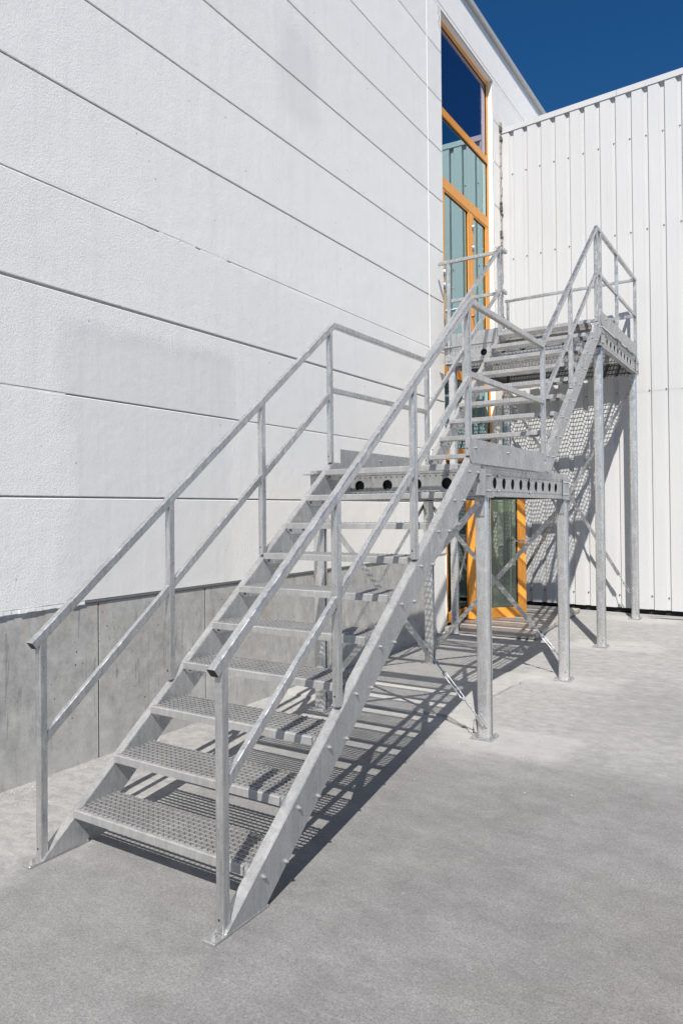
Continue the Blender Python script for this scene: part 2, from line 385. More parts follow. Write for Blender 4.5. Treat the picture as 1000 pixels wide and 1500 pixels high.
# hairline cracks running out from the slab and the column feet
cr = MB()
def crack(pts, w0, seed):
    rnd = random.Random(seed); p = jag(pts, .012, .05, seed)
    for a, b in zip(p, p[1:]):
        ww = w0 * rnd.uniform(.1, .6); z = max(gz(a[1]), .0) + .003
        d = Vector((b[0] - a[0], b[1] - a[1])).normalized(); nn = Vector((-d.y, d.x)) * ww
        cr.add([(a[0] - nn.x, a[1] - nn.y, z), (b[0] - nn.x, b[1] - nn.y, z), (b[0] + nn.x, b[1] + nn.y, z), (a[0] + nn.x, a[1] + nn.y, z)], [(0, 1, 2, 3)])
crack([(-1.87, 7.03), (-1.5, 7.1), (-1.35, 7.0)], .003, 8)
crack([(-1.85, 8.8), (-1.5, 8.9), (-1.1, 8.75)], .005, 9)
crack([(-1.6, 10.5), (-1.3, 10.35), (-1.0, 10.42)], .005, 12)
tag(cr.build('ground_cracks', M_VOID), kind='structure')

# ================================================================== WHITE BUILDING
k1 = 1.0075
def sz(z): return 1.65 + (z - 1.65) * k1
XW = -4.0; YV = 8.445; OY0, OY1 = 8.885, 10.825; OZ = sz(8.334)
joints = [sz(z) for z in (1.073, 1.752, 2.416, 3.076, 3.722, 4.399, 5.067, 5.743, 6.411, 7.085, 7.74, 8.395)]
ZT = sz(8.89)
wb = thing('white_building', (-4.0, 6.0, 0), 'tall white rendered building with concrete plinth and orange framed glass entrance strip', 'building')
core = MB()
core.box(-4.3, XW - .016, -14, OY0 - .003, -.2, ZT); core.box(-4.3, XW - .016, OY1 + .003, 26, -.2, ZT); core.box(-4.3, XW - .016, OY0 - .003, OY1 + .003, OZ + .003, ZT)
core.box(-16, -4.302, -14, -13.7, -.2, ZT); core.box(-16, -4.302, 25.7, 26, -.2, ZT); core.box(-16.3, -16, -14, 26, -.2, ZT)
core.box(-16, -4.302, -13.7, 25.7, ZT - .3, ZT - .004)
core.build('wall', mat_simple('wall_joint_mortar', (.45, .45, .45), .9), wb)
rev = MB(); rev.box(-4.30, XW - .001, OY1, OY1 + .002, 0, OZ); rev.box(-4.30, XW - .001, OY0 - .002, OY0, 0, OZ); rev.box(-4.30, XW - .001, OY0, OY1, OZ, OZ + .002)
rev.build('window_reveal', M_WALLSM, wb)
GAP = {2: .0055, 3: .0105, 4: .005, 5: .0075}
for r_ in range(len(joints)):
    z0 = joints[r_] + (GAP.get(r_, .0062) if r_ else 0); z1 = (joints[r_ + 1] - GAP.get(r_ + 1, .0062)) if r_ + 1 < len(joints) else ZT
    th = .0135 if r_ % 3 else .012
    def wp(y0, y1, za=z0, zb=z1):
        o = MB().bbox(XW - .015, XW, y0, y1, za, zb, .004).build('wall_panel', M_WALL, wb); return o
    wp(-14, -3.0); wp(-2.99, YV - .004)
    if z1 <= OZ: wp(YV + .004, OY0); wp(OY1, 26)
    elif z0 < OZ < z1:
        wp(YV + .004, OY0, z0, OZ); wp(OY1, 26, z0, OZ); wp(YV + .004, 26, OZ, z1)
    else: wp(YV + .004, 26)
rnd = random.Random(21); jf = MB()
def fill(jn, ya, yb, lo_, hi_, depth):
    """smeared mortar: a ragged strip that covers the joint from lo_ to hi_ around its centre line"""
    y = ya; tgt = 0
    while y < yb:
        L = rnd.uniform(.03, .09); h0 = joints[jn] + lo_ * rnd.uniform(.8, 1.1); h1 = joints[jn] + hi_ * rnd.uniform(.7, 1.1)
        jf.box(XW - .014, XW - depth - rnd.uniform(0, .0012), y, min(y + L + .001, yb), h0, h1); y += L
fill(4, 2.2, 3.68, -.009, -.001, .002); fill(4, 3.80, 4.18, -.009, .009, .0005); fill(4, 4.24, 4.55, -.009, .009, .0003); fill(4, 4.60, 8.4, -.009, .0015, .001)
fill(2, 1.0, 2.98, -.008, .003, .0008); fill(2, 4.7, 8.4, -.008, .0, .001)
tag(jf.build('joint_mortar', M_WALL, wb), kind='stuff')
MB().box(XW - .012, XW + .003, YV - .004, YV + .004, joints[0], ZT - .02).build('sealant_bead', M_BEAD, wb)
MB().box(-4.16, XW - .0125, -14, 8.33, -.2, joints[0] - .03).build('joint_backing', M_VOID, wb)
py = [-14, -9, -4.2, -1.0, 1.15, 2.2, 3.236, 4.27, 6.05, 7.2, 8.33]
for a, b in zip(py, py[1:]):
    MB().bbox(-4.05, XW - .009 - random.uniform(0, .001), a + .005, b - .005, -.2, joints[0] - .022, .0012).build('plinth_panel', M_PLINTH, wb)
pl = MB().box(-4.05, XW - .012, 8.33, OY0, -.2, joints[0]).build('plinth_panel', M_WALLSM, wb); pl['label'] = 'pale rendered panel beside the entrance'
MB().bbox(-4.05, XW - .01, 10.826, 26, -.2, joints[0] - .02, .004).build('plinth_panel', M_PLINTH, wb)
MB().bbox(-4.02, XW - .001, 3.1, 8.33, joints[0] - .018, joints[0] - .003, .002).build('plinth_shade_strip', M_DARK_LINE, wb)  # shadow line under the white panels, put in as a dark strip
lm = MB()
for i in range(40):
    y = 1.0 + i * .053; lm.box(-4.02, XW + random.uniform(.000, .006), y, y + .053, joints[0] - .02 - random.uniform(0, .006), joints[0] - .002)
lm.build('sunlit_ledge', M_BEAD, wb)  # sunlit edge of the plinth ledge, put in as a bright strip
cap = MB(); cap.bbox(-4.06, XW + .0, -14, 26, ZT - .0, ZT + .075, .002); cap.build('soffit_shade_strip', mat_simple('eaves_shade', (.6, .6, .62), .7, 0, .05, 3, .02), wb)  # grey strip below the flashing: soffit shadow put into the colour
cap = MB(); cap.bbox(-4.4, XW + .045, -14, 26, ZT + .09, ZT + .175, .004); cap.box(-4.35, XW - .02, -14, 26, ZT + .075, ZT + .09); cap.build('roof_flashing', M_FLASH, wb)
ck = MB(); pts = [(8.80, 8.38), (8.825, 8.33), (8.80, 8.29), (8.835, 8.24), (8.82, 8.19), (8.80, 8.17), (8.83, 8.12), (8.825, 8.08)]
for a, b in zip(pts, pts[1:]): ck.cyl((XW + .0, *a), (XW + .0, *b), .0035, 5)
ck.build('crack', M_DARK_LINE, wb)

# glazed strip ------------------------------------------------------
FX0, FX1 = -4.15, -4.085
def fr(name, y0, y1, z0, z1, x1=FX1, x0=FX0, parent=wb, mat=M_WOOD): return MB().bbox(x0, x1, y0, y1, z0, z1, .004).build(name, mat, parent)
wf = MB().bbox(FX0, FX1, OY1 - .065, OY1 - .002, .12, OZ - .003, .004).build('window_frame', M_WOOD, wb)
fr('frame_stile', OY0 + .002, OY0 + .065, .12, OZ - .003, parent=wf)
fr('frame_head', OY0 + .066, OY1 - .066, OZ - .065, OZ - .003, parent=wf)
T1 = (7.065, 7.175); T2 = (6.06, 6.215); T3 = (2.33, 2.52)
for z0, z1 in (T1, T2, T3): fr('transom', OY0 + .066, OY1 - .066, z0, z1, FX1 + .012, parent=wf)
fr('transom', OY0 + .066, OY1 - .066, 3.50, 3.66, FX1 - .0, parent=wf)
def pane(name, y0, y1, z0, z1, mat, parent, gas=True):
    p = MB().box(-4.112, -4.101, y0, y1, z0, z1).build(name, mat, parent)
    if gas:
        gk = MB(); t = .010
        gk.box(-4.100, -4.094, y0, y1, z0, z0 + t); gk.box(-4.100, -4.094, y0, y1, z1 - t, z1); gk.box(-4.100, -4.094, y0, y0 + t, z0, z1); gk.box(-4.100, -4.094, y1 - t, y1, z0, z1)
        gk.build('gasket', M_RUBBER, parent)
    return p
pane('pane', OY0 + .066, OY1 - .066, T1[1], OZ - .066, M_GLASS_TOP, wb)
pane('pane', OY0 + .066, OY1 - .066, T2[1], T1[0], M_GLASS, wb)
pane('pane', OY0 + .066, OY1 - .066, T3[1], 3.50, M_GLASS, wb)
# upper double door
def leaf(y0, y1, z0, z1, sw=.10, bw=.12, lw=None):
    lw = lw or sw
    d = MB().bbox(FX0 + .01, FX1 + .008, y0, y0 + lw, z0, z1, .004).build('door_leaf', M_WOOD, wb)
    fr('stile', y1 - sw, y1, z0, z1, FX1 + .008, FX0 + .01, d)
    fr('rail', y0 + lw, y1 - sw, z1 - bw, z1, FX1 + .008, FX0 + .01, d)
    fr('rail', y0 + lw, y1 - sw, z0, z0 + bw, FX1 + .008, FX0 + .01, d)
    pane('pane', y0 + lw, y1 - sw, z0 + bw, z1 - bw, M_GLASS, d); return d
d1 = leaf(OY0 + .067, 10.055, 3.67, T2[0] - .005, .105, .02, .16); d1['label'] = 'wide left leaf of the upper glazed double door'
d2 = leaf(10.06, OY1 - .068, 3.67, T2[0] - .005, .105, .02); d2['label'] = 'narrow right leaf of the upper glazed double door'
def hinge(y, z, par, x=FX1 + .008):
    h = MB().cyl((x + .012, y, z - .055), (x + .012, y, z + .055), .013, 10, smooth=True); h.bbox(x, x + .006, y - .03, y + .03, z - .04, z + .04, .002)
    h.build('hinge', M_STEELH, par)
for z in (5.86, 5.55): hinge(10.12, z, d2)
for z in (4.9, 4.72, 3.9): hinge(OY0 + .19, z, d1)
hd = MB().cyl((FX1 + .01, 9.23, 4.72), (FX1 + .06, 9.23, 4.72), .01, 8); hd.cyl((FX1 + .06, 9.20, 4.72), (FX1 + .06, 9.36, 4.72), .009, 8); hd.build('handle', M_STEELH, d1)
kb = MB().cyl((FX1 + .008, 10.07, 4.52), (FX1 + .05, 10.07, 4.52), .022, 12); kb.build('handle', mat_simple('copper_knob', (.5, .25, .1), .35, .8), d2)
# lower entrance
fr('frame_post', OY0 + .066, OY0 + .23, .12, T3[0], parent=wf); fr('frame_post', 9.27, 9.36, .12, T3[0], FX1 + .03, parent=wf); fr('frame_post', 10.10, 10.20, .12, T3[0], parent=wf)
fr('threshold', OY0 + .066, OY1 - .066, .10, .24, parent=wf)
pane('pane', OY0 + .23, 9.27, .24, T3[0], M_GLASS_DK, wb)
pane('pane', 10.20, OY1 - .066, .24, T3[0], M_GLASS_DK, wb)
pane('pane', 9.36, 10.10, .24, T3[0], M_GLASS_DK, wb)
# the door leaf standing open: local x runs from the hinge to the free edge
H0 = Vector((-3.905, 9.372, .135)); FE = Vector((-3.297, 9.996, .135)); W = (FE - H0).length; ang = math.atan2(FE.y - H0.y, FE.x - H0.x)
od = bpy.data.objects.new('open_door', None); COL.objects.link(od); od.parent = wb; od.location = H0 - Vector(wb.location); od.rotation_euler = (0, 0, ang)
od['label'] = 'orange framed glass door standing open under the stairs'
def dbx(name, x0, x1, z0, z1, y0=-.03, y1=.03, mat=M_WOOD):
    o = bpy.data.objects.new(name, MB().bbox(x0, x1, y0, y1, z0, z1, .003).mesh(name, mat)); COL.objects.link(o); o.parent = od; return o
dbx('stile', 0, .11, 0, 2.12); dbx('stile', W - .125, W, 0, 2.12); dbx('rail', .11, W - .125, 0, .14); dbx('rail', .11, W - .125, 2.0, 2.12)
dbx('pane', .11, W - .125, .14, 2.0, -.004, .004, M_GLASS_LOW)
dbx('gasket', W - .14, W - .125, .14, 2.0, -.012, .012, M_RUBBER)
for z, L in ((1.07, .17),):
    h = MB().cyl((W - .05, -.03, z), (W - .05, -.075, z), .011, 8); h.cyl((W - .04, -.075, z), (W - .04 - L, -.075, z), .010, 8); h.cyl((W - .05, -.03, z), (W - .05, -.036, z), .026, 12)
    h.cyl((W - .05, -.03, z - .11), (W - .05, -.036, z - .11), .024, 12)
    o = bpy.data.objects.new('handle', h.mesh('handle', M_STEELH)); COL.objects.link(o); o.parent = od
# dim rooms behind the glass
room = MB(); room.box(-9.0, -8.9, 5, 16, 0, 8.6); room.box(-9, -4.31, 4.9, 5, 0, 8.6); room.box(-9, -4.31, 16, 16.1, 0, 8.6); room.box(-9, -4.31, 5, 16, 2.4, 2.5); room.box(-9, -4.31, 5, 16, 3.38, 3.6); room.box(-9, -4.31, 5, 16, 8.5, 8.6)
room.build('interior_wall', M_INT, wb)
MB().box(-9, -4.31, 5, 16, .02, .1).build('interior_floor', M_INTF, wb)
# ================================================================== CORRUGATED BUILDING
kc = 1.012
cb = thing('corrugated_hall', (0, 11.0, .1), 'off-white hall clad in vertical ribbed steel sheets behind the stairs', 'building')
def yk(x): return 10.90 - .059 * x
ZB, ZC = .205, 1.65 + (7.6 - 1.65) * kc
P = .2205 * kc; X0 = -3.728 * kc - P
prof = [(0, 0), (.064 * kc, 0), (.066 * kc, .0012), (.070 * kc, .0012), (.072 * kc, 0), (.133 * kc, 0), (.162 * kc, .038), (.206 * kc, .038), (.2195 * kc, 0)]
ZL = 1.65 + (3.31 - 1.65) * kc
def sheet(i0, i1, z0, z1, out):
    m = MB(); pts = []
    for i in range(i0, i1):
        for (dx, d) in prof:
            x = X0 + i * P + dx
            if x < XW + .01: x = XW + .01
            pts.append((x, yk(x) + d - out))
    x = X0 + i1 * P; pts.append((x, yk(x) - out))
    n = len(pts); vs_ = [(a, b, z0) for a, b in pts] + [(a, b, z1) for a, b in pts]
    m.add(vs_, [(i, i + 1, n + i + 1, n + i) for i in range(n - 1)])
    o = m.build('cladding_sheet', M_CLAD, cb); return o
for k in range(0, 40, 4):
    sheet(k, k + 4, ZB, ZL + .01, .0); sheet(k, k + 4, ZL - .02, ZC + .05, .0025)
xe = X0 + 40 * P
sc = MB()
for z in (6.93, 5.60, 3.30, .40):
    zz = 1.65 + (z - 1.65) * kc
    for i in range(40):
        x = X0 + i * P + .182 * kc; y = yk(x) + .038
        if x < XW + .05: continue
        if z in (5.6,) and i % 7 == 5: continue
        z_ = zz + random.uniform(-.012, .012)
        sc.cyl((x, y - .002, z_), (x, y - .012, z_), .0085, 6); sc.cyl((x, y - .001, z_), (x, y - .0035, z_), .013, 8)
tag(sc.build('cladding_screws', mat_simple('dark_screw', (.17, .17, .17), .5, .3), cb), kind='stuff')
fl = MB()
def along(m, x0, x1, d0, d1, z0, z1):
    m.add([(x0, yk(x0) + d0, z0), (x1, yk(x1) + d0, z0), (x1, yk(x1) + d1, z0), (x0, yk(x0) + d1, z0), (x0, yk(x0) + d0, z1), (x1, yk(x1) + d0, z1), (x1, yk(x1) + d1, z1), (x0, yk(x0) + d1, z1)],
          [(3, 2, 1, 0), (4, 5, 6, 7), (0, 1, 5, 4), (1, 2, 6, 5), (2, 3, 7, 6), (3, 0, 4, 7)])
for a, b in ((XW + .002, -2.2), (-2.195, .8), (.805, 3.4), (3.405, xe)):
    m = MB(); along(m, a, b, -.014, .25, ZC, ZC + .085); m.build('roof_edge_trim', M_CLAD, cb)
m = MB(); along(m, XW + .004, xe, .07, .5, -.1, ZC - .01); m.build('wall', M_VOID, cb)  # near-black wall: shade in the gap under the sheets put into the colour
m = MB(); along(m, XW + .004, xe, .5, 14, -.1, ZC - .01); m.build('hall_body', M_CLAD, cb)
m = MB(); along(m, -4.0, xe, -.02, .06, -.05, .128); m.build('foundation_ledge', M_SLAB, cb)
# rough joint between the two buildings
js = MB(); rnd = random.Random(4); z = .1
while z < ZC + .12:
    dz = rnd.uniform(.05, .16); ww = rnd.uniform(.014, .03) ; yy = yk(-3.97)
    js.bbox(XW + .001, XW + .001 + ww, yy - .03 - rnd.uniform(0, .02), yy + .02, z, z + dz + .01, .004); z += dz
js.build('joint_filler', mat_simple('weathered_filler', (.34, .30, .25), .9, 0, .4, 30, .6), cb)
jd = MB()
for z, n_ in ((6.45, 5), (5.95, 4), (4.6, 4), (7.62, 5), (4.35, 3)):
    for i in range(n_):
        a = z + rnd.uniform(-.12, .12); jd.bbox(XW + .002, XW + rnd.uniform(.02, .045), yk(-3.97) - rnd.uniform(.04, .07), yk(-3.97), a, a + rnd.uniform(.02, .07), .006)
jd.build('joint_debris', mat_simple('dark_debris', (.10, .09, .08), .9, 0, .4, 40, .5), cb)

# ================================================================== STAIR PARTS
TD = .272
def tread_meshes(Wd):
    f = MB(); f.box(.004, Wd - .004, TD - .004, TD, -.024, 0)                            # rear bar
    for x0 in (.0, Wd - .005):
        f.prism([(.012, -.004), (TD - .002, -.004), (TD - .002, -.05), (TD - .04, -.075), (.05, -.075), (.012, -.05)], 0, x0, x0 + .005)
    for xx in (.0055, Wd - .0155):
        for yy in (.062, .215): f.cyl((xx, yy, -.052), (xx + .010, yy, -.052), .011, 6)
    g_ = MB(); lit_tops = MB(); y = .052
    while y < TD - .01: g_.box(.006, Wd - .006, y - .0011, y + .0011, -.017, -.0022); lit_tops.box(.006, Wd - .006, y - .0015, y + .0015, -.0022, .0002); y += .0315  # lighter caps over darker sides: light and shade put into the colour
    nx_ = int(Wd / .0332)
    for i in range(1, nx_): x = i * Wd / nx_; lit_tops.box(x - .0016, x + .0016, .033, TD - .005, -.0035, .0009)
    n_ = MB(); n_.prism([(0, -.037), (.004, -.037), (.004, -.005), (.034, -.005), (.034, .0), (.004, .0015), (0, -.002)], 0, .002, Wd - .002)
    for i in range(nx_ * 2):
        x = (i + .5) * Wd / nx_ / 2
        n_.box(x - .004, x + .004, .012, .022, 0, .0035)
    for i in range(nx_): x = (i + .5) * Wd / nx_; n_.box(x - .004, x + .004, TD - .004, TD + .001, 0, .004)
    for i in range(8):
        for x in (.001, Wd - .007): n_.box(x, x + .006, .048 + .0315 * i, .056 + .0315 * i, -.001, .004)
    h_ = MB()
    for i in range(nx_):
        x = (i + .5) * Wd / nx_; h_.cyl((x, .027, .0008), (x, .027, .0016), .0045, 6)
    return f.mesh('tread', M_GALV), g_.mesh('grating', M_BAR_SHADE), n_.mesh('nosing', M_NOSE), h_.mesh('nosing_holes', M_HOLE), lit_tops.mesh('cross_bars', M_GALV_GRATE)
XI0, XI1 = -3.03, -1.952           # inner faces of the stringers
TM = tread_meshes(XI1 - XI0)
bm_ = MB(); bm_.cyl((0, 0, 0), (.002, 0, 0), .012, 12); bm_.cyl((.002, 0, 0), (.010, 0, 0), .0095, 6); bm_.cyl((.010, 0, 0), (.016, 0, 0), .005, 8)
BOLT = bm_.mesh('bolt', M_BOLT)
vb = MB(); vb.cyl((0, 0, 0), (0, 0, .002), .015, 14); vb.cyl((0, 0, .002), (0, 0, .011), .011, 6); vb.cyl((0, 0, .011), (0, 0, .019), .006, 8)
VBOLT = vb.mesh('anchor_bolt', M_BOLT)
ho = MB().cyl((0, -.0006, 0), (0, .0003, 0), .0055, 8); DOT = ho.mesh('drain_hole', M_HOLE)
S40 = rr(.042, .042, .006); S30 = rr(.030, .042, .005); SP = rr(.040, .040, .006)
def post(x, y, z0, z1, par, slope=0.0, sec=SP):
    o = MB().sweep([(x, y, z0), (x, y, z1)], sec, (1, 0, 0), n1=(0, -slope, 1) if slope else None).build('post', M_GALV, par)
    inst('drain_hole', DOT, o, (x - .004, y - .0203, z0 + .05)); return o
def flight(root, y0, z0, n, g_, r_, top, m, depth, ya, zend, yend, foot, posts, rail, midoff, hand_ends, right_first=True):
    """top(y): height of the stringer's upper edge"""
    for k in range(n):
        yy, zz = y0 + k * g_, z0 + k * r_
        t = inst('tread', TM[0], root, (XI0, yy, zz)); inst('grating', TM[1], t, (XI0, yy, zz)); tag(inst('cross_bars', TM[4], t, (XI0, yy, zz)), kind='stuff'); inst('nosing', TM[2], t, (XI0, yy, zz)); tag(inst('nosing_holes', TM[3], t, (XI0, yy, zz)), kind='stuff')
    for side, (xa, xb) in ((-1, (-3.085, -3.031)), (1, (-1.951, -1.894))):
        poly = [(ya, foot), (ya + (depth) / m * 1.0, foot)]
        yl = yend; poly = [(ya, foot), (ya + depth / m, foot), (yl, top(yl) - depth), (yl, zend), (ya + (zend - foot) / m, zend)]
        st = MB()
        pts = poly; c = .004
        st.prism([pts[0], pts[1], pts[2], pts[3], pts[4]], 0, xa + c, xb - c)
        # slim proud faces give the section its folded edges
        def ins(p):
            cy = sum(q[0] for q in pts) / 5; cz = sum(q[1] for q in pts) / 5
            return [(a + (.006 if a < cy else -.006) * .5, b) for a, b in p]
        A = Vector(pts[0]); Bv = Vector(pts[4]); d = (Bv - A).normalized(); nn = Vector((d.y, -d.x)) * .005
        sh = [(A.x + nn.x, A.y + nn.y if A.y + nn.y > foot else foot), (pts[1][0] - .006, foot), (pts[2][0], pts[2][1] + .005), (pts[3][0], pts[3][1] - .004), (Bv.x + nn.x, Bv.y - .004)]
        st.prism(sh, 0, xb - c, xb); st.prism(sh, 0, xa, xa + c)
        so_ = st.build('stringer', M_GALV_PLATE, root)
        for k in range(n):
            for dy in (.062, .215):
                bx = xb if side == 1 else xb
                yy, zz = y0 + k * g_ + dy, z0 + k * r_ - .052
                if side == 1 and yy < yend - .02: inst('bolt', BOLT, so_, (xb, yy, zz))
    for xc in (-3.058, -1.922):
        for i, (yp, zb) in enumerate(posts): post(xc, yp, zb, rail(yp) - .018, root, m)
        he = hand_ends
        hr = MB().sweep([(xc, he[0], rail(he[0])), (xc, he[1], rail(he[1]))], S40, (1, 0, 0), n0=he[2], n1=he[3]).build('handrail', M_GALV, root)
        if he[4]:
            t = Vector((0, 1, m)).normalized(); a = Vector((xc, he[0], rail(he[0])))
            MB().sweep([a - t * .0015, a + t * .01], rr(.0385, .0385, .004), (1, 0, 0)).build('end_cap', M_BLACK, hr)
        for a, b in zip(posts, posts[1:]):
            ma, mb = a[0] + .0205, b[0] - .0205
            mr = MB().sweep([(xc, ma, rail(ma) + midoff), (xc, mb, rail(mb) + midoff)], S30, (1, 0, 0), n0=(0, 1, 0), n1=(0, 1, 0)).build('mid_rail', M_GALV, root)

GRP_F = 'flights of the outdoor steel staircase'
f1 = thing('stair_flight', (-2.5, 2.1, 0), 'lower galvanized steel stair flight with ten grating treads, standing on the ground in front', 'stairs', GRP_F)
top1 = lambda y: .165 + .79 * (y - 2.309)
rail1 = lambda y: 1.062 + .787 * (y - 2.13)
t1 = Vector((0, 1, .787)).normalized()
flight(f1, 2.288, .193, 10, .2496, .1962, top1, .79, .20, 2.118, 2.022, 4.80, .012,
       [(2.135, .013), (2.97, .695), (3.815, 1.36), (4.655, 2.02)], rail1, -.50, (2.085, 4.712, None, tuple(t1 + Vector((0, 1, .01)).normalized()), True))
for xc in (-3.066, -1.925):
    bp = MB().bbox(xc - .032, xc + .032, 2.052, 2.385, .0, .0118, .002).build('base_plate', M_GALV, f1)
    inst('anchor_bolt', VBOLT, bp, (xc, 2.086, .0118))

f2 = thing('stair_flight', (-2.5, 6.3, 1.97), 'upper galvanized steel stair flight climbing from the middle landing to the top landing', 'stairs', GRP_F)
f2.name = 'stair_flight.001'
m2 = .82
top2 = lambda y: 2.985 + m2 * (y - 7.468)
rail2 = lambda y: 3.105 + .828 * (y - 6.36)
t2 = Vector((0, 1, .828)).normalized()
flight(f2, 6.343, 2.173, 9, .2424, .1988, top2, m2, .20, 7.468 - (2.985 - 1.98) / m2, 3.86, 8.575, 1.98,
       [(6.37, 2.08), (7.31, 2.85), (8.42, 3.76)], rail2, -.50, (6.352, 8.455, tuple(t2 + Vector((0, 1, .01)).normalized()), tuple(t2 + Vector((0, 1, 0))), False))

# ------------------------------------------------------------------ platforms
def perf(m, u0, u1, v0, v1, cs, r, P3, n=14, thick=.004):
    """plate in (u,v) with round holes centred at cs; P3 maps (u,v,w) to world"""
    vm = (v0 + v1) / 2; cur = u0
    def quad(a, b):
        if b - a > 1e-5:
            m.add([P3(a, v0, 0), P3(b, v0, 0), P3(b, v1, 0), P3(a, v1, 0)], [(0, 1, 2, 3)])
    s = r * 1.25
    for c in cs:
        quad(cur, c - s); cur = c + s
        ring = [(c + r * math.cos(2 * math.pi * i / n), vm + r * math.sin(2 * math.pi * i / n)) for i in range(n)]
        def sq(a):
            ca, sa = math.cos(a), math.sin(a); k = s / max(abs(ca), abs(sa)); return (c + ca * k, vm + sa * k)
        outr = [sq(2 * math.pi * i / n + 1e-6) for i in range(n)]
        for i in range(n):
            j = (i + 1) % n
            m.add([P3(*ring[i], 0), P3(*ring[j], 0), P3(*outr[j], 0), P3(*outr[i], 0)], [(0, 1, 2, 3)])
            m.add([P3(*ring[i], 0), P3(*ring[j], 0), P3(*ring[j], .004), P3(*ring[i], .004)], [(0, 1, 2, 3)])
        # corner fillers of the square
        for sx, sy in ((1, 1), (-1, 1), (-1, -1), (1, -1)):
            a0 = math.atan2(sy, sx) % (2 * math.pi); i = int(a0 / (2 * math.pi / n)) % n; j = (i + 1) % n
            m.add([P3(*outr[i], 0), P3(c + sx * s, vm + sy * s, 0), P3(*outr[j], 0)], [(0, 1, 2)])
        m.add([P3(c - s, vm + s, 0), P3(c + s, vm + s, 0), P3(c + s, v1, 0), P3(c - s, v1, 0)], [(0, 1, 2, 3)])
        m.add([P3(c - s, v0, 0), P3(c + s, v0, 0), P3(c + s, vm - s, 0), P3(c - s, vm - s, 0)], [(0, 1, 2, 3)])
    quad(cur, u1)
def beam(root, axis, a0, a1, pos, z0, z1, inward, holes, r=.043, dots=True, mid=False):
    """channel beam with punched web; axis 'y' lies in a plane x=pos, axis 'x' in y=pos; inward = direction of flanges"""
    if axis == 'y': P3 = lambda u, v, w: (pos + inward * w, u, v)
    else: P3 = lambda u, v, w: (u, pos + inward * w, v)
    m = MB(); perf(m, a0, a1, z0 + .004, z1 - .004, holes, r, P3)
    def fb(u0, u1, v0, v1, w0, w1):
        a = P3(u0, v0, w0); b = P3(u1, v1, w1); m.box(min(a[0], b[0]), max(a[0], b[0]), min(a[1], b[1]), max(a[1], b[1]), min(a[2], b[2]), max(a[2], b[2]))
    fb(a0, a1, z0, z0 + .004, 0, .055); fb(a0, a1, z1 - .004, z1, 0, .055)
    fb(a0, a1, z0, z0 + .018, -.004, 0); fb(a0, a1, z1 - .018, z1, -.004, 0)
    bo = m.build('beam', M_GALV_PLATE, root)
    if dots:
        d = MB(); st_ = .047; u = a0 + .05
        while u < a1 - .04:
            for v in (z0 + .038, z1 - .038):
                a = P3(u, v, -.0008); b = P3(u, v, .001); d.cyl(a, b, .0065, 6)
            u += st_
        tag(d.build('punched_holes', M_HOLE, bo), kind='stuff')
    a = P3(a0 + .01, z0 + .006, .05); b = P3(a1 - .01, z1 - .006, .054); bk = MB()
    bk.box(min(a[0], b[0]), max(a[0], b[0]), min(a[1], b[1]), max(a[1], b[1]), min(a[2], b[2]), max(a[2], b[2])); bk.build('shade_plate', M_LINER_SHADE, bo)  # dark plate added behind the holes, the beam's inner shade in its colour
    return bo
def cbolts(parent, pts, axis):
    for p in pts:
        if axis == 'x': inst('bolt', BOLT, parent, p)
        else: inst('bolt', BOLT, parent, p, (0, 0, -math.pi / 2))
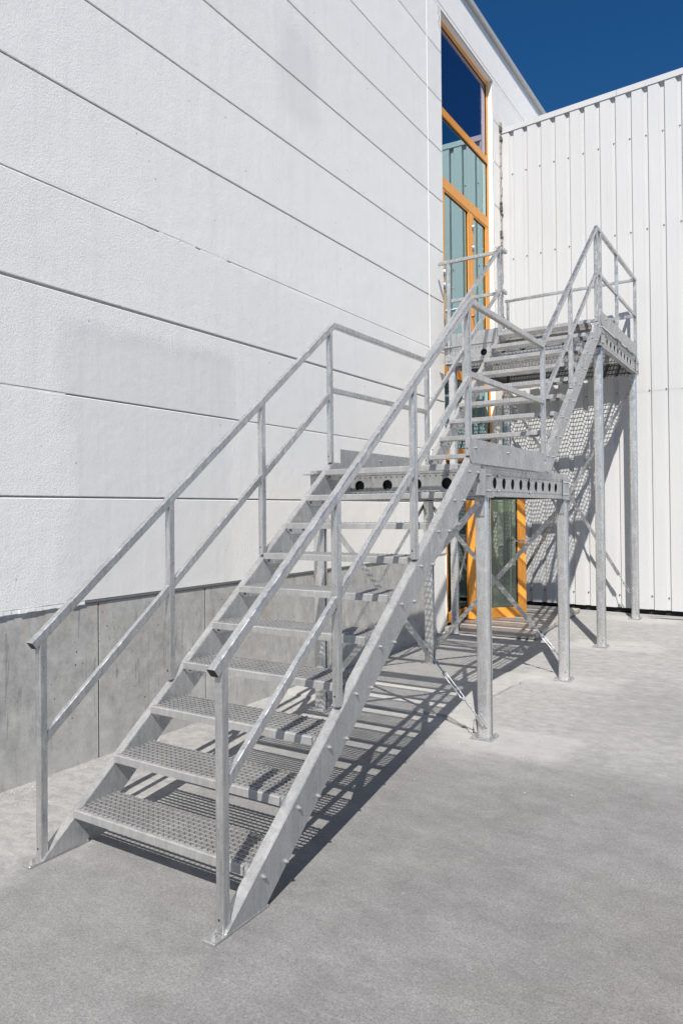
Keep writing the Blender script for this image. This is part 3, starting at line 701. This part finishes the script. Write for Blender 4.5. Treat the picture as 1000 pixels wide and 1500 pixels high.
def column(root, x, y, z1, face=1, wx=.10, wy=.085):
    """rolled lipped channel column, open side towards +x"""
    z0 = gz(y) + .012 + (.016 if y < 7 and x < -2.3 and y > 5.25 else 0)
    t = .005; a, b = wx / 2, wy / 2; r = .026; lip = .028
    outer = []
    for cx, cy, a0 in ((-1, -1, 180), (1, -1, 270)):
        for i in range(6):
            an = R(a0 + 18 * i); outer.append((cx * (a - r) + math.cos(an) * r, cy * (b - r) + math.sin(an) * r))
    bottom = outer          # goes from left side, along -y, to the right side
    topp = [(px, -py_) for px, py_ in bottom][::-1]
    ring = [(a, -b + lip)] + bottom[::-1] + topp[::-1] + [(a, b - lip)]
    # ring runs: right lip -> -y face -> left -> +y face -> right lip
    ring = [(a, -b + lip)] + [p for p in bottom[::-1]] + [p for p in topp[::-1]] + [(a, b - lip)]
    n_ = len(ring); m = MB()
    inner = []
    for i, p in enumerate(ring):
        q = Vector(p); c = Vector((max(-a + r, min(a - r, q.x)), max(-b + r, min(b - r, q.y))))
        d = (q - c); d = d.normalized() if d.length > 1e-6 else Vector((1, 0))
        if i in (0, n_ - 1): d = Vector((1, 0))
        inner.append(tuple(q - d * t))
    vs_ = [(x + p[0], y + p[1], z0) for p in ring] + [(x + p[0], y + p[1], z1) for p in ring]
    m.add(vs_, [(i, i + 1, n_ + i + 1, n_ + i) for i in range(n_ - 1)], True)
    vs_ = [(x + p[0], y + p[1], z0) for p in inner] + [(x + p[0], y + p[1], z1) for p in inner]
    m.add(vs_, [(i, i + 1, n_ + i + 1, n_ + i) for i in range(n_ - 1)], True)
    for i in (0, n_ - 1):
        o1, i1 = ring[i], inner[i]
        m.add([(x + o1[0], y + o1[1], z0), (x + i1[0], y + i1[1], z0), (x + i1[0], y + i1[1], z1), (x + o1[0], y + o1[1], z1)], [(0, 1, 2, 3)])
    # recessed web closes the section
    m.box(x + .012, x + .016, y - b + t, y + b - t, z0, z1)
    co = m.build('column', M_GALV_COL, root)
    fp = MB().bbox(x - .085, x + .075, y - .085, y + .075, z0 - .012, z0, .002).build('foot_plate', M_GALV, co)
    inst('anchor_bolt', VBOLT, fp, (x - .066, y - .062, z0)); inst('anchor_bolt', VBOLT, fp, (x + .06, y + .05, z0))
    inst('drain_hole', DOT, co, (x + .02, y - b - .0002, z0 + .07))
    hp = MB().bbox(x - .06, x + .06, y - .06, y + .06, z1, z1 + .008, .002); hp.build('head_plate', M_GALV, co)
    return co
def brace(root, A, B, turn=.0, wdt=.045):
    """flat bar from A to B; the last `turn` metres are a threaded rod with an open turnbuckle"""
    A, B = Vector(A), Vector(B); d = (B - A); L = d.length; t = d / L
    nrm = Vector((0, 1, 0)) if abs(t.x) > abs(t.y) * .5 else Vector((1, 0, 0))
    u = t.cross(nrm).normalized(); nrm = u.cross(t)
    m = MB()
    def bar(p, q, w_, th):
        vs_ = [c + u * (a * w_ / 2) + nrm * (b * th / 2) for c in (p, q) for a, b in ((-1, -1), (1, -1), (1, 1), (-1, 1))]
        m.add(vs_, [(0, 1, 2, 3), (7, 6, 5, 4), (0, 4, 5, 1), (1, 5, 6, 2), (2, 6, 7, 3), (3, 7, 4, 0)])
    end = B - t * turn
    bar(A, end, wdt, .006)
    m.cyl(A - nrm * .012, A + nrm * .012, .012, 8)
    if turn:
        bar(end - t * .10, end + t * .012, wdt * 1.05, .016)
        m.cyl(end - t * .03 - nrm * .016, end - t * .03 + nrm * .016, .012, 6)
        m.cyl(end, end + t * (turn * .34), .006, 8)
        a, b = end + t * (turn * .30), end + t * (turn * .66)
        for s_ in (-1, 1): m.cyl(a + u * .013 * s_, b + u * .013 * s_, .0045, 6)
        m.cyl(a - t * .012, a + t * .012, .016, 8); m.cyl(b - t * .012, b + t * .012, .016, 8)
        m.cyl(b, B - t * .02, .006, 8); bar(B - t * .06, B + t * .02, .03, .014)
    m.build('brace', M_GALV, root)
def deck(root, x0, x1, y0, y1, z, par=None):
    m = MB(); n1 = int((x1 - x0) / .045)
    for i in range(n1 + 1): x = x0 + (x1 - x0) * i / n1; m.box(x - .0013, x + .0013, y0, y1, z - .026, z)
    n2 = int((y1 - y0) / .046)
    for i in range(n2 + 1): y = y0 + (y1 - y0) * i / n2; m.box(x0, x1, y - .0015, y + .0015, z - .012, z + .0008)
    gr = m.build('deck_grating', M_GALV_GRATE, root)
    fr_ = MB(); fr_.box(x0 - .004, x1 + .004, y0 - .005, y0 - .0015, z - .032, z + .002); fr_.box(x0 - .004, x1 + .004, y1 + .0015, y1 + .005, z - .032, z + .002)
    fr_.box(x0 - .006, x0 - .002, y0, y1, z - .032, z + .002); fr_.box(x1 + .002, x1 + .006, y0, y1, z - .032, z + .002); fr_.build('edge_band', M_GALV, gr)
    return gr
def horiz_rail(name, root, path, sec=S40, n0=None, n1=None, side=None, cap0=False):
    p0, p1 = Vector(path[0]), Vector(path[1]); t = (p1 - p0).normalized(); sd_ = side or (t.y, -t.x, 0)
    return MB().sweep(path, sec, sd_, n0=n0, n1=n1).build(name, M_GALV, root)

GRP_P = 'steel landings of the outdoor staircase'
def platform(root, xl, xr, y0, y1, zb, zt, zdeck, hy, hx, ends=True):
    b = beam(root, 'y', y0, y1, xr, zb, zt, -1, hy)
    beam(root, 'y', y0, y1, xl, zb, zt, 1, hy, dots=False)
    fb = beam(root, 'x', xl + .001, xr - .001, y0 + .003, zb, zt, 1, hx)
    beam(root, 'x', xl + .001, xr - .001, y1 - .003, zb, zt, -1, [], dots=False)
    # end brackets with bolt clusters
    br = MB().bbox(xr + .0045, xr + .010, y1 - .20, y1 + .012, zb - .004, zt + .004, .001).build('end_bracket', M_GALV_PLATE, b)
    cbolts(b, [(xr + .010, y1 - .15 + .045 * i, z) for i in range(3) for z in (zb + .04, zt - .045)], 'x')
    br = MB().bbox(xr + .0045, xr + .008, y0 - .004, y0 + .17, zb - .004, zt + .004, .001).build('end_bracket', M_GALV_PLATE, b)
    cbolts(b, [(xr + .008, y0 + .04 + .04 * i, z) for i in range(3) for z in (zb + .04, zt - .045)], 'x')
    cbolts(b, [(xr + .004, y0 + .3, z) for z in (zb + .04, zt - .045)] + [(xr + .004, y0 + 1.05, z) for z in (zb + .04, zt - .045)], 'x')
    for yy in (y0 + (y1 - y0) * .33, y0 + (y1 - y0) * .66):
        MB().box(xl + .057, xr - .057, yy - .02, yy + .02, zb + .06, zt - .004).build('joist', M_GALV_PLATE, root)
    MB().box(xl + .02, xr - .02, y0 + .06, y0 + .065, zb - .02, zb - .001).build('sole_strip', M_GALV_PLATE, root)
    m = MB(); h0, h1 = zt + .0015, zdeck + .006
    m.box(xr - .004, xr + .002, y0, y1, h0, h1); m.box(xl - .002, xl + .004, y0, y1, h0, h1); m.box(xl + .005, xr - .005, y0 - .002, y0 + .004, h0, h1); m.box(xl + .005, xr - .005, y1 - .004, y1 + .002, h0, h1)
    m.build('edge_angle', M_GALV_PLATE, root)
    return deck(root, xl + .012, xr - .012, y0 + .012, y1 - .012, zdeck)

# middle landing
XR = -1.92; XL1 = -3.42
p1 = thing('stair_landing', (-2.67, 6.0, 0), 'middle steel landing on four columns joining the two stair flights', 'landing', GRP_P)
YA, YB = 4.905, 7.14
platform(p1, XL1, XR, YA, YB, 1.745, 1.943, 1.975, [YA + .24 + .198 * i for i in range(9)], [XL1 + .22 + .25 * i for i in range(6)])
for x in (-1.945, -3.37):
    for y in (4.965, 7.03): column(p1, x, y, 1.735)
MB().bbox(XL1 - .035, XL1 + .11, YA - .06, YA + .09, 1.946, 1.954, .002).build('corner_plate', M_GALV_PLATE, p1)
MB().bbox(-1.954, -1.948 + .05, 4.795, 4.905, 1.75, 1.94, .002).build('fixing_bracket', M_GALV_PLATE, p1)
MB().bbox(-3.09, -3.03, 4.81, 4.905, 1.75, 1.94, .002).build('fixing_bracket', M_GALV_PLATE, p1)
def toe(root, x0, x1, y0, y1, z0, z1, bolts, rnd_=True):
    c = .035
    poly = [(y0 + (c if rnd_ else 0), z0), (y1, z0), (y1, z1), (y0, z1), (y0, z0 + (c if rnd_ else 0)), (y0 + .01, z0 + .012)] if rnd_ else [(y0, z0), (y1, z0), (y1, z1), (y0, z1)]
    o = MB().prism(poly, 0, x0, x1).build('toe_board', M_GALV_PLATE, root)
    for yy, zz in bolts: inst('bolt', BOLT, o, (x1, yy, zz))
toe(p1, -1.893, -1.889, 4.60, 6.28, 1.968, 2.135, [(4.70, 2.075), (5.35, 2.078)])
toe(p1, -3.094, -3.090, 4.85, 6.25, 1.985, 2.14, [(5.5, 2.08)], False)
tr = tuple(Vector((0, 1, .787)).normalized() + Vector((0, 1, .01)).normalized()); tr2 = tuple(Vector((0, 1, .828)).normalized() + Vector((0, 1, .01)).normalized())
for xc in (-3.058, -1.922):
    MB().sweep([(xc, 4.712, rail1(4.712)), (xc, 6.352, rail2(6.352))], S40, (1, 0, 0), n0=tr, n1=tr2).build('handrail', M_GALV, p1)
    MB().sweep([(xc, 4.676, 2.585), (xc, 6.349, 2.60)], S30, (1, 0, 0)).build('mid_rail', M_GALV, p1)
Q1, Q2, PP1, PP2 = (-3.37, 4.965), (-3.37, 7.03), (-1.945, 4.965), (-1.945, 7.03)
brace(p1, (PP1[0] - .01, 4.915, 1.70), (Q1[0], 4.915, .12), .0)
brace(p1, (Q1[0], 4.905, 1.70), (PP1[0] - .0, 4.905, .12), .62)
brace(p1, (Q2[0], 7.09, 1.70), (PP2[0], 7.09, .14), .5)
brace(p1, (PP2[0], 7.10, 1.70), (Q2[0], 7.10, .14), .0)
brace(p1, (Q1[0] - .045, Q1[1], 1.70), (Q1[0] - .045, Q2[1], .14), .4)
brace(p1, (Q1[0] - .055, Q2[1], 1.70), (Q1[0] - .055, Q1[1], .14), 0)
# turnbuckle on the falling back brace near its upper end
for x, y in (PP1,):
    MB().bbox(x - .045, x + .03, y - .052, y - .044, 1.60, 1.735, .002).build('gusset', M_GALV_PLATE, p1)
MB().bbox(PP2[0] - .045, PP2[0] + .03, PP2[1] - .052, PP2[1] - .044, 1.60, 1.735, .002).build('gusset', M_GALV_PLATE, p1)

# top landing
p2 = thing('stair_landing', (-2.9, 9.6, 0), 'top steel landing on four tall columns at the upper glazed door', 'landing', GRP_P)
p2.name = 'stair_landing.001'
XL2 = -3.86; YC, YD = 8.585, 10.84
platform(p2, XL2, XR, YC, YD, 3.525, 3.722, 3.754, [YC + .34 + .2 * i for i in range(8)], [XL2 + .28 + .25 * i for i in range(7)])
for x in (-1.975, -3.80):
    for y in (8.70, 10.74): column(p2, x, y, 3.515)
MB().bbox(XL2 - .05, XL2 + .10, YC - .06, YC + .06, 3.722, 3.732, .002).build('corner_plate', M_GALV_PLATE, p2)
toe(p2, -1.893, -1.889, 8.50, 10.62, 3.745, 3.90, [(8.75, 3.85), (9.45, 3.845)])
MB().bbox(-3.76, -3.10, YC - .012, YC - .008, 3.735, 3.90, .001).build('toe_board', M_GALV_PLATE, p2)
MB().bbox(-3.8, -1.93, YD - .03, YD - .026, 3.765, 3.90, .001).build('toe_board', M_GALV_PLATE, p2)
ZR = 4.845; ZM = 4.335; YR = 10.72
horiz_rail('handrail', p2, [(-1.922, 8.455, rail2(8.455)), (-1.922, YR, ZR)], n0=tuple(t2 + Vector((0, 1, 0))), n1=(-1, 1, 0), side=(1, 0, 0))
horiz_rail('handrail', p2, [(-1.922, YR, ZR), (-3.80, YR, ZR)], n0=(-1, 1, 0), side=(0, 1, 0))
horiz_rail('mid_rail', p2, [(-1.922, 8.46, ZM), (-1.922, YR - .02, ZM)], S30, side=(1, 0, 0))
horiz_rail('mid_rail', p2, [(-1.945, YR, ZM), (-3.78, YR, ZM)], S30, side=(0, 1, 0))
for x, y in ((-1.922, 8.60), (-1.922, 9.50), (-1.922, YR - .02), (-3.76, YR)): post(x, y, 3.70, ZR - .02, p2)
# short returns and the rail beside the door, left of the stairs
horiz_rail('handrail', p2, [(-3.058, 8.455, rail2(8.455)), (-3.058, 8.66, ZR)], n0=tuple(t2 + Vector((0, 1, 0))), side=(1, 0, 0))
horiz_rail('mid_rail', p2, [(-3.058, 8.46, ZM), (-3.058, 8.66, ZM)], S30, side=(1, 0, 0))
YF = 8.60
horiz_rail('handrail', p2, [(-3.94, YF, ZR), (-3.08, YF, ZR)], side=(0, 1, 0))
horiz_rail('mid_rail', p2, [(-3.76, YF, ZM), (-3.08, YF, ZM)], S30, side=(0, 1, 0))
post(-3.80, YF, 3.56, ZR - .02, p2); post(-3.105, YF, 3.70, ZR - .02, p2)
brace(p2, (-3.80, 10.79, 3.4), (-1.975, 10.79, .32), .45)
brace(p2, (-1.975, 10.80, 3.4), (-3.80, 10.80, .32), 0)
brace(p2, (-3.85, 8.70, 3.4), (-3.85, 10.74, .3), .4)
brace(p2, (-3.86, 10.74, 3.4), (-3.86, 8.70, .3), 0)

# ================================================================== SMALL THINGS
ds = thing('door_step', (-3.3, 9.8, .05), 'low weathered grey plank step in front of the open orange door', 'step')
rnd = random.Random(2); y = 8.72; i = 0
while y < 10.86:
    L0 = -3.96; L1 = -2.78 + rnd.uniform(-.03, .03); hw = .14; zt_ = gz(y) + .068 + rnd.uniform(-.003, .003)
    o = MB().bbox(L0, L1, y, y + hw - .007, gz(y) + .012, zt_, .005).build('plank', M_PLANK, ds); y += hw
for x in (-3.9, -3.35, -2.85): MB().box(x, x + .06, 8.74, 10.84, .0, .055).build('bearer', M_PLANK, ds)

ms = MB()
ms.prism([(-1.83, 10.83), (-1.56, 10.90), (-1.57, 10.945), (-1.82, 10.86)], 2, .125, .131)
o = ms.build('metal_offcut', M_GALV_PLATE, None)
tag(o, 'bent strip of bright sheet metal lying at the foot of the ribbed wall', 'scrap metal')
ms2 = MB(); ms2.bbox(-1.66, -1.0, 10.86, 10.90, .112, .13, .003); tag(ms2.build('timber_lath', M_PLANK), 'thin pale lath on the ground against the ribbed wall', 'lath')
pb = MB(); rnd = random.Random(11)
def stone(x, y, s):
    z = gz(y); n_ = 6; vs_ = []
    for k in range(n_): a = 2 * math.pi * k / n_ + rnd.uniform(-.3, .3); q = s * rnd.uniform(.6, 1.1); vs_.append((x + math.cos(a) * q, y + math.sin(a) * q, z + .001))
    vs_.append((x + rnd.uniform(-.3, .3) * s, y + rnd.uniform(-.3, .3) * s, z + s * rnd.uniform(.5, .9)))
    pb.add(vs_, [(k, (k + 1) % n_, n_) for k in range(n_)])
for k in range(260):
    c = rnd.choice([(-1.9, 5.0, .5), (-1.9, 7.0, .5), (-1.9, 8.8, .5), (-3.8, 3.0, .6), (-3.85, 4.2, .5), (-2.6, 5.6, .8), (-1.7, 10.6, .7), (-1.2, 6.0, 2.2)])
    stone(max(-3.95, c[0] + rnd.gauss(0, c[2])), c[1] + rnd.gauss(0, c[2]), rnd.uniform(.003, .011))
for k in range(220): stone(-3.97 + abs(rnd.gauss(0, .04)), rnd.uniform(2.2, 8), rnd.uniform(.003, .012))
tag(pb.build('grit', M_SLAB), 'scattered grit and small concrete crumbs', 'grit', kind='stuff')
